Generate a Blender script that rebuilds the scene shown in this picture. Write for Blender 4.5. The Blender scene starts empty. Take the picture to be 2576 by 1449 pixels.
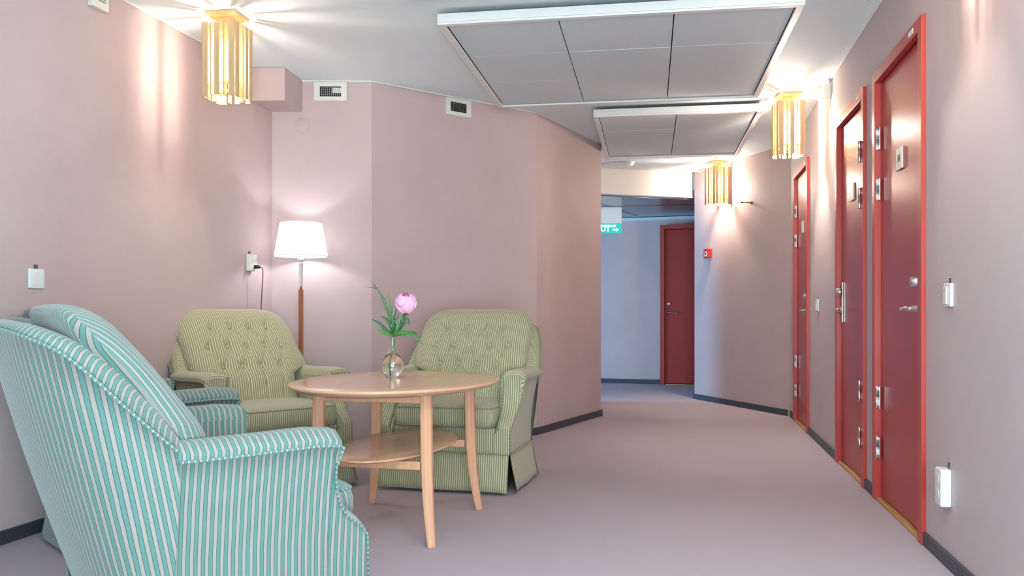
import bpy, math, random
from mathutils import Vector, Matrix
random.seed(7)
C = bpy.context.scene.collection
R = math.radians
PI = math.pi
# ------------------------------------------------------------------ camera, world, lights
EYE, F, HOR = 0.93, 2140.0, 786.0
cd = bpy.data.cameras.new('camera'); cam = bpy.data.objects.new('camera', cd); C.objects.link(cam)
cam.location = (0, 0, EYE); cam.rotation_euler = (PI/2, 0, 0)
cd.sensor_width = 36.0; cd.lens = 36.0*F/2576; cd.shift_y = (HOR-724.5)/2576; cd.clip_start = .05
bpy.context.scene.camera = cam
vs = bpy.context.scene.view_settings
vs.view_transform = 'Standard'; vs.look = 'None'; vs.gamma = 1.0; vs.exposure = 0.66
try: vs.use_curve_mapping = False
except Exception: pass
w = bpy.data.worlds.new('world'); bpy.context.scene.world = w; w.use_nodes = True
w.node_tree.nodes['Background'].inputs[0].default_value = (.75, .85, 1, 1)
w.node_tree.nodes['Background'].inputs[1].default_value = .3
def area(name, loc, target, sx, sy, power, col):
    l = bpy.data.lights.new(name, 'AREA'); l.shape = 'RECTANGLE'; l.size = sx; l.size_y = sy
    l.energy = power; l.color = col
    o = bpy.data.objects.new(name, l); C.objects.link(o); o.location = loc
    o.rotation_euler = (Vector(target)-Vector(loc)).to_track_quat('-Z', 'Y').to_euler()
    return o
LAMP_W = 9.0
LAMP_COL = (1.0, .92, .79)
area('window_daylight', (.2, -2.3, 1.4), (-.1, 5, 1.0), .7, 1.6, 13, (.58, .85, 1.0))
area('room_fill', (.5, 1.0, 2.1), (.9, 8, 1.5), 1.3, .5, 15, (1.0, .95, .86))  # added unseen lamp that brightens the deep end of the room
area('ceiling_fill', (.38, -1.0, .8), (.6, .5, 2.45), 1.2, 1.6, 160, (.64, .89, 1.0))  # added upward lamp behind the camera, lifts the ceiling; no real source there
area('corridor_daylight', (-3.0, 9.3, 1.0), (2.2, 10.2, -.2), .9, 1.1, 125, (.24, .58, 1.0))

# ------------------------------------------------------------------ helpers
def srgb(r, g, b):
    f = lambda c: (c/255/12.92 if c/255 <= .04045 else ((c/255+.055)/1.055)**2.4)
    return (f(r), f(g), f(b), 1)
def mat(name, col, rough=.5, metal=0, noise=0, nscale=40, bump=0, bscale=200, spec=.5, emit=None, estr=0, coat=0):
    m = bpy.data.materials.new(name); m.use_nodes = True
    nt = m.node_tree; b = nt.nodes['Principled BSDF']
    b.inputs['Base Color'].default_value = col; b.inputs['Roughness'].default_value = rough
    b.inputs['Metallic'].default_value = metal; b.inputs['Specular IOR Level'].default_value = spec
    if coat: b.inputs['Coat Weight'].default_value = coat; b.inputs['Coat Roughness'].default_value = .15
    tc = nt.nodes.new('ShaderNodeTexCoord')
    if noise:
        n = nt.nodes.new('ShaderNodeTexNoise'); n.inputs['Scale'].default_value = nscale; n.inputs['Detail'].default_value = 6
        nt.links.new(tc.outputs['Object'], n.inputs['Vector'])
        r = nt.nodes.new('ShaderNodeValToRGB')
        r.color_ramp.elements[0].position = .3; r.color_ramp.elements[1].position = .7
        r.color_ramp.elements[0].color = tuple(c*(1-noise) for c in col[:3])+(1,)
        r.color_ramp.elements[1].color = tuple(min(1, c*(1+noise)) for c in col[:3])+(1,)
        nt.links.new(n.outputs['Fac'], r.inputs['Fac']); nt.links.new(r.outputs['Color'], b.inputs['Base Color'])
    if bump:
        n2 = nt.nodes.new('ShaderNodeTexNoise'); n2.inputs['Scale'].default_value = bscale; n2.inputs['Detail'].default_value = 3
        nt.links.new(tc.outputs['Object'], n2.inputs['Vector'])
        bp = nt.nodes.new('ShaderNodeBump'); bp.inputs['Strength'].default_value = bump; bp.inputs['Distance'].default_value = .002
        nt.links.new(n2.outputs['Fac'], bp.inputs['Height']); nt.links.new(bp.outputs['Normal'], b.inputs['Normal'])
    if emit: b.inputs['Emission Color'].default_value = emit; b.inputs['Emission Strength'].default_value = estr
    return m
def wood(name, c1, c2, rough=.4, axis=2, scale=18, spec=.5, stretch=.06):
    m = bpy.data.materials.new(name); m.use_nodes = True; nt = m.node_tree; b = nt.nodes['Principled BSDF']
    tc = nt.nodes.new('ShaderNodeTexCoord'); mp = nt.nodes.new('ShaderNodeMapping')
    s = [1, 1, 1]; s[axis] = stretch; mp.inputs['Scale'].default_value = s
    n = nt.nodes.new('ShaderNodeTexNoise'); n.inputs['Scale'].default_value = scale*3; n.inputs['Detail'].default_value = 5
    r = nt.nodes.new('ShaderNodeValToRGB'); r.color_ramp.elements[0].color = c1; r.color_ramp.elements[1].color = c2
    r.color_ramp.elements[0].position = .3; r.color_ramp.elements[1].position = .7
    nt.links.new(tc.outputs['Object'], mp.inputs['Vector']); nt.links.new(mp.outputs['Vector'], n.inputs['Vector'])
    nt.links.new(n.outputs['Fac'], r.inputs['Fac']); nt.links.new(r.outputs['Color'], b.inputs['Base Color'])
    b.inputs['Roughness'].default_value = rough; b.inputs['Specular IOR Level'].default_value = spec
    return m
def stripes(name, band, cream, line, dot, pitch=.0182):
    """woven upholstery: dotted coloured band / cream band with thin dark edges, measured in metres of UV"""
    m = bpy.data.materials.new(name); m.use_nodes = True; nt = m.node_tree; b = nt.nodes['Principled BSDF']
    L = nt.links.new
    def mt(op, a, bb=None, cl=False):
        n = nt.nodes.new('ShaderNodeMath'); n.operation = op; n.use_clamp = cl
        for i, v in enumerate((a, bb)):
            if v is None: continue
            if isinstance(v, (int, float)): n.inputs[i].default_value = v
            else: L(v, n.inputs[i])
        return n.outputs[0]
    uv = nt.nodes.new('ShaderNodeUVMap'); sp = nt.nodes.new('ShaderNodeSeparateXYZ'); L(uv.outputs[0], sp.inputs[0])
    fr = mt('FRACT', mt('MULTIPLY', sp.outputs[0], 1/pitch))
    cr = nt.nodes.new('ShaderNodeValToRGB'); e = cr.color_ramp.elements
    stops = [(0, line), (.05, line), (.08, band), (.46, band), (.49, line), (.54, line), (.57, cream), (.96, cream), (1, line)]
    e[0].position = 0; e[0].color = stops[0][1]; e[1].position = 1; e[1].color = stops[-1][1]
    for p, c in stops[1:-1]:
        x = e.new(p); x.color = c
    L(fr, cr.inputs['Fac'])
    du = mt('ABSOLUTE', mt('SUBTRACT', fr, .27)); fv = mt('FRACT', mt('MULTIPLY', sp.outputs[1], 1/.014))
    dv = mt('ABSOLUTE', mt('SUBTRACT', fv, .5))
    dm = mt('MULTIPLY', mt('LESS_THAN', du, .05), mt('LESS_THAN', dv, .09))
    mx = nt.nodes.new('ShaderNodeMix'); mx.data_type = 'RGBA'; L(dm, mx.inputs['Factor']); L(cr.outputs['Color'], mx.inputs['A'])
    mx.inputs['B'].default_value = dot
    tc = nt.nodes.new('ShaderNodeTexCoord'); n = nt.nodes.new('ShaderNodeTexNoise'); n.inputs['Scale'].default_value = 700
    L(tc.outputs['Object'], n.inputs['Vector'])
    bp = nt.nodes.new('ShaderNodeBump'); bp.inputs['Strength'].default_value = .25; bp.inputs['Distance'].default_value = .001
    L(n.outputs['Fac'], bp.inputs['Height']); L(bp.outputs['Normal'], b.inputs['Normal'])
    L(mx.outputs['Result'], b.inputs['Base Color']); b.inputs['Roughness'].default_value = .85
    b.inputs['Specular IOR Level'].default_value = .25; b.inputs['Sheen Weight'].default_value = .25
    return m

class MB:
    def __init__(s): s.v = []; s.f = []; s.uv = []; s.sm = []
    def add(s, vs_, fs, uvs=None, smooth=False):
        o = len(s.v); s.v += [tuple(p) for p in vs_]
        for f in fs:
            s.f.append(tuple(i+o for i in f)); s.sm.append(smooth)
        s.uv += (uvs if uvs else [(p[0], p[2]) for p in vs_])
        return s
    def box(s, x0, x1, y0, y1, z0, z1):
        v = [(x, y, z) for z in (z0, z1) for y in (y0, y1) for x in (x0, x1)]
        return s.add(v, [(0, 2, 3, 1), (4, 5, 7, 6), (0, 1, 5, 4), (2, 6, 7, 3), (0, 4, 6, 2), (1, 3, 7, 5)])
    def prism(s, pts, z0, z1):
        n = len(pts)
        if sum(pts[i][0]*pts[(i+1) % n][1]-pts[(i+1) % n][0]*pts[i][1] for i in range(n)) < 0: pts = pts[::-1]
        v = [(x, y, z0) for x, y in pts]+[(x, y, z1) for x, y in pts]
        return s.add(v, [tuple(range(n))[::-1], tuple(range(n, 2*n))]+[(i, (i+1) % n, n+(i+1) % n, n+i) for i in range(n)])
    def rings(s, rings, closed=True, cap0=True, cap1=True, uvs=None, smooth=True):
        n = len(rings[0]); v = [p for r in rings for p in r]; f = []
        for i in range(len(rings)-1):
            for j in range(n if closed else n-1):
                k = (j+1) % n; f.append((i*n+j, i*n+k, (i+1)*n+k, (i+1)*n+j))
        if cap0 and closed: f.append(tuple(range(n))[::-1])
        if cap1 and closed: f.append(tuple(range((len(rings)-1)*n, len(rings)*n)))
        return s.add(v, f, uvs, smooth)
    def lathe(s, prof, seg=24, cx=0, cy=0, sx=1, sy=1, cap0=True, cap1=True):
        rr = [[(cx+sx*r*math.cos(2*PI*j/seg), cy+sy*r*math.sin(2*PI*j/seg), z) for j in range(seg)] for r, z in prof]
        return s.rings(rr, cap0=cap0, cap1=cap1)
    def tube(s, path, rad, seg=8):
        path = [Vector(p) for p in path]; rr = []; up = None; uvs = []; L = 0
        for i, p in enumerate(path):
            t = (path[min(i+1, len(path)-1)]-path[max(i-1, 0)]).normalized()
            if up is None:
                up = Vector((0, 0, 1)) if abs(t.z) < .9 else Vector((1, 0, 0))
            a = t.cross(up)
            if a.length < 1e-4: a = t.cross(Vector((0, 1, 0)))
            a.normalize(); b = a.cross(t).normalized(); up = b
            r = rad[i] if isinstance(rad, (list, tuple)) else rad
            if i: L += (p-path[i-1]).length
            rr.append([tuple(p+a*r*math.cos(2*PI*j/seg)+b*r*math.sin(2*PI*j/seg)) for j in range(seg)])
            uvs += [(L, 0)]*seg
        return s.rings(rr, uvs=uvs)
    def build(s, name, m, parent=None, bevel=0, loc=None, rot=None, seg=2):
        me = bpy.data.meshes.new(name); me.from_pydata(s.v, [], s.f); me.materials.append(m)
        uvl = me.uv_layers.new(name='UVMap'); d = uvl.data
        for l in me.loops: d[l.index].uv = s.uv[l.vertex_index]
        for i, p in enumerate(me.polygons): p.use_smooth = s.sm[i]
        me.update()
        o = bpy.data.objects.new(name, me); C.objects.link(o)
        if parent: o.parent = parent
        if loc: o.location = loc
        if rot: o.rotation_euler = rot
        if bevel:
            b = o.modifiers.new('bevel', 'BEVEL'); b.width = bevel; b.segments = seg; b.limit_method = 'ANGLE'; b.angle_limit = R(40)
        return o
def struct(o): o['kind'] = 'structure'; return o
def tag(o, label, cat, group=None):
    o['label'] = label; o['category'] = cat
    if group: o['group'] = group
    return o
def empty(name, loc=(0, 0, 0), rz=0):
    o = bpy.data.objects.new(name, None); C.objects.link(o); o.location = loc; o.rotation_euler = (0, 0, rz); o.empty_display_size = .05
    return o
def copy_tree(o, parent=None):
    c = o.copy(); C.objects.link(c); c.parent = parent
    for ch in list(o.children): copy_tree(ch, c)
    return c
def text(name, body, size, m, parent, loc, rot, depth=.0008, align='CENTER'):
    cu = bpy.data.curves.new(name, 'FONT'); cu.body = body; cu.size = size; cu.extrude = depth
    cu.offset = size*.02; cu.align_x = align; cu.align_y = 'CENTER'; cu.resolution_u = 3
    t = bpy.data.objects.new(name+'_tmp', cu); C.objects.link(t)
    bpy.context.view_layer.update()
    me = bpy.data.meshes.new_from_object(t.evaluated_get(bpy.context.evaluated_depsgraph_get()))
    bpy.data.objects.remove(t); me.materials.clear(); me.materials.append(m)
    o = bpy.data.objects.new(name, me); C.objects.link(o); o.parent = parent; o.location = loc; o.rotation_euler = rot
    return o

# ------------------------------------------------------------------ materials
M_wall = mat('pink_wallpaper', srgb(198, 176, 173), .62, noise=.035, nscale=3, bump=.35, bscale=420, spec=.3)
M_wallr = mat('pink_wallpaper_daylit', srgb(200, 184, 185), .55, noise=.03, nscale=2, bump=.25, bscale=300, spec=.35)  # same paint as M_wall; cool daylight on this wall put into the colour
M_ceil = mat('white_ceiling_paint', srgb(233, 241, 243), .7, noise=.01, nscale=6, bump=.25, bscale=260, spec=.3)
M_white = mat('white_enamel', srgb(232, 231, 227), .4)
M_beam = mat('offwhite_paint', srgb(232, 226, 216), .55)
M_tile = mat('grey_ceiling_tile', srgb(214, 222, 224), .75, noise=.02, nscale=90, bump=.3, bscale=400, spec=.2)
M_dark = mat('dark_gap', srgb(28, 28, 30), .8)
M_carpet = mat('mauve_carpet', srgb(192, 176, 182), .95, noise=.07, nscale=260, bump=.8, bscale=650, spec=.1)
M_base = mat('slate_baseboard', srgb(62, 64, 74), .45)
M_red = mat('red_door_paint', srgb(172, 52, 46), .32, noise=.02, nscale=5, bump=.08, bscale=90, spec=.30, coat=.07)
M_redf = mat('red_frame_paint', srgb(184, 58, 52), .33, spec=.5)
M_chrome = mat('brushed_steel', srgb(205, 203, 200), .22, metal=1)
M_plate = mat('cream_plastic', srgb(226, 222, 208), .4)
M_platew = mat('white_plastic', srgb(232, 236, 236), .35)
M_thresh = wood('threshold_pine', srgb(176, 124, 74), srgb(206, 158, 104), .45, axis=0)
M_beech = wood('beech_veneer', srgb(214, 164, 130), srgb(222, 176, 144), .15, axis=1, scale=10, spec=.5)
M_beechleg = wood('beech_leg', srgb(214, 156, 122), srgb(226, 172, 138), .34, axis=2, scale=12)
M_pine = wood('pine_slat', srgb(196, 160, 116), srgb(216, 182, 138), .55, axis=2, scale=20)
M_oak = wood('oiled_pole', srgb(140, 74, 34), srgb(172, 98, 50), .4, axis=2, scale=20)
M_bulb = mat('bulb_glow', (1, .9, .75, 1), .5, emit=(1, .92, .78, 1), estr=22)
M_shadeglow = mat('lamp_bulb_glow', (1, 1, 1, 1), .5, emit=(.95, .96, 1, 1), estr=5)
M_black = mat('black_rubber', srgb(24, 24, 26), .5)
M_cable = mat('grey_cable', srgb(90, 84, 88), .5)
M_alarm = mat('alarm_red', srgb(196, 40, 30), .35)
M_ink = mat('dark_print', srgb(70, 66, 58), .6)
M_brass = mat('brass', srgb(178, 130, 70), .3, metal=1)
M_sage = stripes('sage_stripe', srgb(146, 151, 112), srgb(206, 193, 162), srgb(108, 104, 72), srgb(158, 156, 124), .0118)
M_aqua = stripes('aqua_stripe', srgb(93, 134, 126), srgb(157, 149, 141), srgb(68, 94, 89), srgb(116, 118, 110))
M_pipe = stripes('piping_stripe', srgb(132, 134, 108), srgb(160, 160, 132), srgb(118, 112, 90), srgb(150, 130, 110))
M_pipea = stripes('piping_aqua', srgb(92, 134, 128), srgb(146, 160, 152), srgb(76, 84, 80), srgb(150, 130, 110), .014)
M_gloss = mat('grey_gloss_panel', srgb(120, 122, 124), .22, spec=.6, metal=.4)
# ------------------------------------------------------------------ plan
HC = 2.45
def lx(y): return -1.57-.22*(5.57-y)          # left wall line
def rx(y): return .9755+.1995*y               # right wall line
W_LEFT = ((lx(-2.5), -2.5), (-1.57, 5.57))
W_BACK = ((-1.57, 5.57), (-.92, 5.58))
W_MID = ((-.92, 5.58), (.187, 6.465))
W_ANG = ((.187, 6.465), (.80, 7.654))
W_RIGHT = ((rx(7.6), 7.6), (rx(-2.5), -2.5))
W_BR = ((1.967, 9.17), (2.49, 7.60))
W_FAR = ((-3.0, 12.5), (3.6, 10.52))
W_CORR = ((3.3, 9.575), (1.985, 9.20))
def frame(wl):
    (x0, y0), (x1, y1) = wl; L = math.hypot(x1-x0, y1-y0)
    return (x1-x0)/L, (y1-y0)/L, math.atan2(y1-y0, x1-x0), L
def hit(wl, px, py=None):
    """point of a wall that stands at this bearing, and the height seen there"""
    (x0, y0), (x1, y1) = wl; t = (px-1288)/F; dx, dy = x1-x0, y1-y0
    s = (t*y0-x0)/(dx-t*dy); y = y0+s*dy; x = x0+s*dx
    return x, y, (EYE+(HOR-py)*y/F if py is not None else 0)
def wallbox(name, wl, z0, z1, th, m, a=None, b=None):
    dx, dy, rz, L = frame(wl); nx, ny = dy, -dx       # out of the wall, into the room
    (x0, y0), _ = wl; a = 0 if a is None else a; b = L if b is None else b
    P = [(x0+dx*a, y0+dy*a), (x0+dx*b, y0+dy*b), (x0+dx*b-nx*th, y0+dy*b-ny*th), (x0+dx*a-nx*th, y0+dy*a-ny*th)]
    return MB().prism(P, z0, z1)
# floor and ceilings
struct(MB().box(-4.2, 4.2, -2.7, 13.2, -.1, 0).build('floor', M_carpet))
cm = MB()
cm.prism([(-4.2, -2.7), (4.2, -2.7), (4.2, 8.3), (2.1, 9.33), (.4, 8.74), (-.4, 8.2), (-4.2, 7.5)], HC, HC+.1)
struct(cm.build('ceiling', M_ceil))
# walls
def wall(name, wl, m=M_wall, z1=HC, th=.12, a=None, b=None): return struct(wallbox(name, wl, 0, z1, th, m, a, b).build(name, m))
wall('wall_left', W_LEFT); wall('wall_back', W_BACK); wall('wall_middle', W_MID)
wall('wall_angled', W_ANG); wall('wall_far_right', W_BR, th=.10); wall('wall_corridor_end', W_FAR, z1=2.5)
wall('wall_corridor_right', W_CORR, th=.1)
MBb = MB().prism([(.80, 7.654), (.66, 8.82), (.54, 8.80), (.68, 7.70)], 0, HC); struct(MBb.build('wall_corner', M_wall))
MBb = MB().prism([(.66, 8.82), (-3.2, 7.9), (-3.2, 8.02), (.60, 8.92)], 0, HC); struct(MBb.build('wall_corridor_left', M_wall))
MBb = MB().prism([(-3.3, 7.8), (-3.2, 7.8), (-3.2, 13), (-3.3, 13)], 0, HC); struct(MBb.build('wall_corridor_far_left', M_wall))
MBb = MB().prism([(3.4, 9.4), (3.5, 9.4), (3.5, 11), (3.4, 11)], 0, HC); struct(MBb.build('wall_corridor_far_right', M_wall))
struct(MB().box(-3.6, 1.0, -2.62, -2.5, 0, HC).build('wall_behind', M_wall))
# lintel and the lower corridor ceiling
BM = ((.45, 8.75), (1.967, 9.25))
dx, dy, _, L = frame(BM)
struct(wallbox('x', BM, 2.18, HC, .16, M_beam).build('wall_lintel', M_beam, bevel=.004))
pc = MB().prism([(-3.2, 8.0), (.5, 8.9), (1.9, 9.36), (3.5, 9.5), (3.5, 10.6), (-3.2, 12.6)], 2.17, 2.2)
cc = struct(pc.build('ceiling_corridor', M_gloss))
# joints of the metal corridor ceiling: thin raised cover strips, pieces of the ceiling
for k, (p, q) in enumerate([((.7, 9.05), (1.6, 10.9)), ((-.2, 10.2), (2.2, 9.75)), ((-1.2, 8.9), (.2, 11.4))]):
    d = Vector((q[0]-p[0], q[1]-p[1])).normalized(); n = Vector((-d.y, d.x))*.004
    MB().prism([(p[0]+n.x, p[1]+n.y), (q[0]+n.x, q[1]+n.y), (q[0]-n.x, q[1]-n.y), (p[0]-n.x, p[1]-n.y)], 2.168, 2.1702).build('ceiling_joint', M_dark, cc)
# right wall with door openings.  positions run along the wall (y of the plan)
DOORS = [(3.396, 4.28), (4.488, 5.32), (6.50, 7.33)]
DH = 2.13
dxr, dyr, RZR, LR = frame(W_RIGHT)
def sr(y): return (7.6-y)/abs(dyr)            # distance along W_RIGHT from its far end
wr = MB(); cuts = sorted([(sr(b), sr(a)) for a, b in DOORS]); cur = 0
for a, b in cuts+[(LR, LR)]:
    m_ = wallbox('', W_RIGHT, 0, HC, .16, None, cur, a); wr.add(m_.v, m_.f)
    if b < LR:
        m_ = wallbox('', W_RIGHT, DH-.004, HC, .16, None, a, b); wr.add(m_.v, m_.f)
    cur = b
struct(wr.build('wall_right', M_wallr))
# baseboards and thin white cornice lines
def strip(name, wl, z0, z1, th, m, a=0, b=None):
    dx, dy, rz, L = frame(wl); b = L if b is None else b
    nx, ny = dy, -dx; (x0, y0), _ = wl; e = .0005
    P = [(x0+dx*a+nx*e, y0+dy*a+ny*e), (x0+dx*b+nx*e, y0+dy*b+ny*e), (x0+dx*b+nx*(th+e), y0+dy*b+ny*(th+e)), (x0+dx*a+nx*(th+e), y0+dy*a+ny*(th+e))]
    return struct(MB().prism(P, z0, z1).build(name, m, bevel=.002))
strip('baseboard_left', W_LEFT, 0, .056, .012, M_base); strip('baseboard_back', W_BACK, 0, .056, .012, M_base)
strip('baseboard_middle', W_MID, 0, .056, .012, M_base); strip('baseboard_angled', W_ANG, 0, .056, .012, M_base, 0, frame(W_ANG)[3]+.012)
strip('baseboard_far_right', W_BR, 0, .056, .012, M_base, -.012, frame(W_BR)[3]-.04)
dfl = 1.667
cur = 0
for i, (a, b) in enumerate(cuts+[(LR, LR)]):
    if a-cur > .05: strip('baseboard_right' if i == 3 else 'baseboard_right_%s' % ['far', 'between_doors', 'door_gap', ''][i], W_RIGHT, 0, .054, .012, M_base, cur+.002, a-.002)
    cur = b
for n, (nm, wl) in enumerate([('left', W_LEFT), ('back', W_BACK), ('mid', W_MID), ('ang', W_ANG), ('right', W_RIGHT), ('br', W_BR)]):
    strip('trim_%d' % (n+1), wl, HC-.009, HC-.0005, .008, M_white)
strip('trim_7', W_FAR, 2.125, 2.165, .03, M_tile); 
strip('trim_8', BM, 2.174, 2.19, .012, M_white)
# boxed duct in the back left corner
bx = MB().prism([(lx(5.28)+.001, 5.28), (-1.409, 5.275), (-1.374, 5.568), (-1.568, 5.568)], 2.245, HC-.001)
struct(bx.build('trim_duct_boxing', M_wall, bevel=.002))
# ------------------------------------------------------------------ suspended ceiling panels
def panel(p0, ang, nx, ny, wx, wy, label, group='suspended ceiling panels'):
    e = empty('ceiling_panel', (p0[0], p0[1], 2.37), ang); tag(e, label, 'ceiling panel', group)
    fw = .035
    for (x0, x1, y0, y1) in [(0, wx, 0, fw), (0, wx, wy-fw, wy), (0, fw, fw, wy-fw), (wx-fw, wx, fw, wy-fw)]:
        MB().box(x0, x1, y0, y1, 0, .012).build('frame_edge', M_white, e, bevel=.002)
    for (x0, x1, y0, y1) in [(0, wx, 0, .006), (0, wx, wy-.006, wy), (0, .006, .006, wy-.006), (wx-.006, wx, .006, wy-.006)]:
        MB().box(x0, x1, y0, y1, .0125, .055).build('fascia', M_white, e)
    tx, ty = (wx-2*fw)/nx, (wy-2*fw)/ny
    tm = None
    for i in range(nx):
        for j in range(ny):
            if tm is None:
                tm = MB().box(.003, tx-.003, .0008, ty-.0008, .016, .03).build('ceiling_tile', M_tile, e, loc=(fw, fw, 0)); me = tm.data
            else:
                o = bpy.data.objects.new('ceiling_tile', me); C.objects.link(o); o.parent = e; o.location = (fw+i*tx, fw+j*ty, random.uniform(-.0012, .0015))
    MB().box(.02, wx-.02, .02, wy-.02, .034, .045).build('backing', M_dark, e)
    for x in (.2, wx-.2):
        for y in (.2, wy-.2): MB().lathe([(.006, .04), (.006, .0795)], 8, x, y).build('hanger', M_white, e)
PA = R(-9.2)
panel((-.375, 4.26), PA, 3, 3, 1.77, 1.76, 'large square white framed panel of nine grey tiles hung over the sitting area')
panel((.60, 6.27), PA, 2, 3, 1.21, 1.76, 'smaller white framed panel of six grey tiles hung near the corridor opening')
panel((-.72, 2.19), PA, 3, 3, 1.77, 1.76, 'white framed ceiling panel cut off by the top edge, nearest the viewer')

# ------------------------------------------------------------------ doors on the right wall
def hinge(e, x, z, out):
    m = MB(); m.lathe([(.0075, z-.056), (.0085, z-.054), (.0085, z-.001), (.0065, z), (.0085, z+.001), (.0085, z+.054), (.0075, z+.056)], 12, x, out)
    m.box(x-.002, x+.034, out+.004, out+.0075, z-.054, z+.054) if x < 0 else m.box(x-.034, x+.002, out+.004, out+.0075, z-.054, z+.054)
    m.build('hinge', M_chrome, e)
def lever(e, x, z, d, y=-.012):
    m = MB(); m.lathe([(.021, 0), (.021, .006), (.012, .010), (.011, .035)], 16)
    m.v = [(x+a, y-c, z+b) for a, b, c in m.v]
    pth = [(x, y-.032, z), (x+d*.02, y-.042, z), (x+d*.05, y-.047, z+.002), (x+d*.09, y-.047, z-.003), (x+d*.115, y-.044, z), (x+d*.128, y-.038, z+.004)]
    m.tube(pth, [.009, .009, .0085, .0075, .009, .006], 10)
    m.build('door_handle', M_chrome, e)
def door(n, wl, s0, s1, hinge_left, plate=None, htop=DH, furn='long', m=M_red, mf=M_redf):
    """s0,s1 distances along the wall line; local x runs to the viewer's right, -y is out of the wall"""
    dx, dy, rz, L = frame(wl); (x0, y0), _ = wl; sc = (s0+s1)/2; w_ = s1-s0; hw = w_/2-.003
    e = empty('door_%d' % n, (x0+dx*sc, y0+dy*sc, 0), rz); struct(e)
    jw = .055
    MB().box(-hw, -hw+jw, -.018, .10, 0, htop-.006).build('door_jamb', mf, e, bevel=.002)
    MB().box(hw-jw, hw, -.018, .10, 0, htop-.006).build('door_jamb', mf, e, bevel=.002)
    MB().box(-hw+jw+.0005, hw-jw-.0005, -.018, .10, htop-.006-jw, htop-.006).build('door_head', mf, e, bevel=.002)
    lw = hw-jw-.004
    MB().box(-lw, lw, .012, .052, .022, htop-.012-jw).build('door_leaf', m, e, bevel=.0015)
    MB().box(-lw, lw, -.012, .07, 0, .016).build('threshold', M_thresh, e, bevel=.003)
    MB().box(-lw+.01, lw-.01, .09, .10, .0, htop-.07).build('back_panel', M_dark, e)
    hx = -lw-.004 if hinge_left else lw+.004
    for z in (1.79, 1.54, .51, .26): hinge(e, hx, z, -.006 if hinge_left else -.024)
    kx = (lw-.045) if hinge_left else (-lw+.045); d = -1 if hinge_left else 1
    if furn == 'long':
        MB().box(kx-.013, kx+.013, .004, .0118, .87, 1.115).build('lock_plate', M_chrome, e, bevel=.002)
        c = MB(); c.lathe([(.026, 0), (.024, .012), (.021, .034), (.017, .037)], 18); c.v = [(kx+a, .004-c_, 1.055+b) for a, b, c_ in c.v]; c.build('lock_cylinder', M_chrome, e)
        lever(e, kx, .945, d, .004)
    else:
        c = MB(); c.lathe([(.026, 0), (.026, .008), (.018, .014), (.012, .015)], 18); c.v = [(kx+a, .0118-c_, 1.04+b) for a, b, c_ in c.v]; c.build('lock_cylinder', M_chrome, e)
        lever(e, kx, .925, -d*-1, .0118)
    if plate is not None:
        p = MB().box(-.05, .05, .003, .0115, 1.575, 1.672).build('number_plate', M_plate, e, bevel=.001)
        if plate: text('door_number', plate, .045, M_ink, p, (0, .0026, 1.623), (PI/2, 0, 0))
    MB().box(lw-.13, lw-.06, -.0195, -.0182, htop-.045, htop-.022).build('frame_sticker', M_platew, e)
    return e
door(1, W_RIGHT, sr(4.28), sr(3.396), True, '14'); door(2, W_RIGHT, sr(5.32), sr(4.488), False, ''); door(3, W_RIGHT, sr(7.33), sr(6.50), True, '')
# door at the end of the corridor
dxf, dyf, rzf, LF = frame(W_FAR)
def sf(px):
    x, y, _ = hit(W_FAR, px); return math.hypot(x-W_FAR[0][0], y-W_FAR[0][1])
sA = sf(1663)
fd = door(4, ((W_FAR[0][0]+dyf*.11, W_FAR[0][1]-dxf*.11), (W_FAR[1][0]+dyf*.11, W_FAR[1][1]-dxf*.11)), sA, sA+.93, False, None, htop=2.055, furn='short')
strip('baseboard_corridor', W_FAR, 0, .06, .012, M_base, 0, sA-.005)

# ------------------------------------------------------------------ small things on walls
def on_wall(name, wl, px, py, label, cat, group=None):
    x, y, z = hit(wl, px, py); e = empty(name, (x, y, z), frame(wl)[2]); tag(e, label, cat, group); return e
def light_switch(wl, px, py, label, ind=False, w_=.085, h_=.085):
    e = on_wall('light_switch', wl, px, py, label, 'light switch')
    MB().box(-w_/2, w_/2, -.012, -.0005, -h_/2, h_/2).build('cover_plate', M_platew, e, bevel=.003)
    if ind:
        MB().box(-.026, .010, -.019, -.0125, -.034, .030).build('rocker', M_plate, e, bevel=.002)
        MB().box(-.012, -.007, -.0200, -.0192, .012, .019).build('indicator', mat('indicator_red', srgb(120, 20, 16), .3), e)
    else:
        v = MB(); v.box(-.027, .027, -.018, -.0125, -.027, .027); v.v[0] = v.v[0][:1]+(-.0145,)+v.v[0][2:]; v.v[1] = v.v[1][:1]+(-.0145,)+v.v[1][2:]
        v.build('rocker', M_platew, e, bevel=.002)
    MB().box(-.008, .014, -.0022, -.0005, h_/2+.001, h_/2+.018).build('circuit_tag', M_cable, e)
    return e
light_switch(W_LEFT, 88, 701, 'white square light switch on the left wall above the armchair backs', w_=.082, h_=.082)
light_switch(W_RIGHT, 2391, 742, 'white light switch with red indicator beside the nearest red door', ind=True, w_=.08, h_=.085)
light_switch(W_RIGHT, 2059, 768, 'narrow white light switch on the wall between the far and middle red doors', ind=True, w_=.07, h_=.085)
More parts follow.
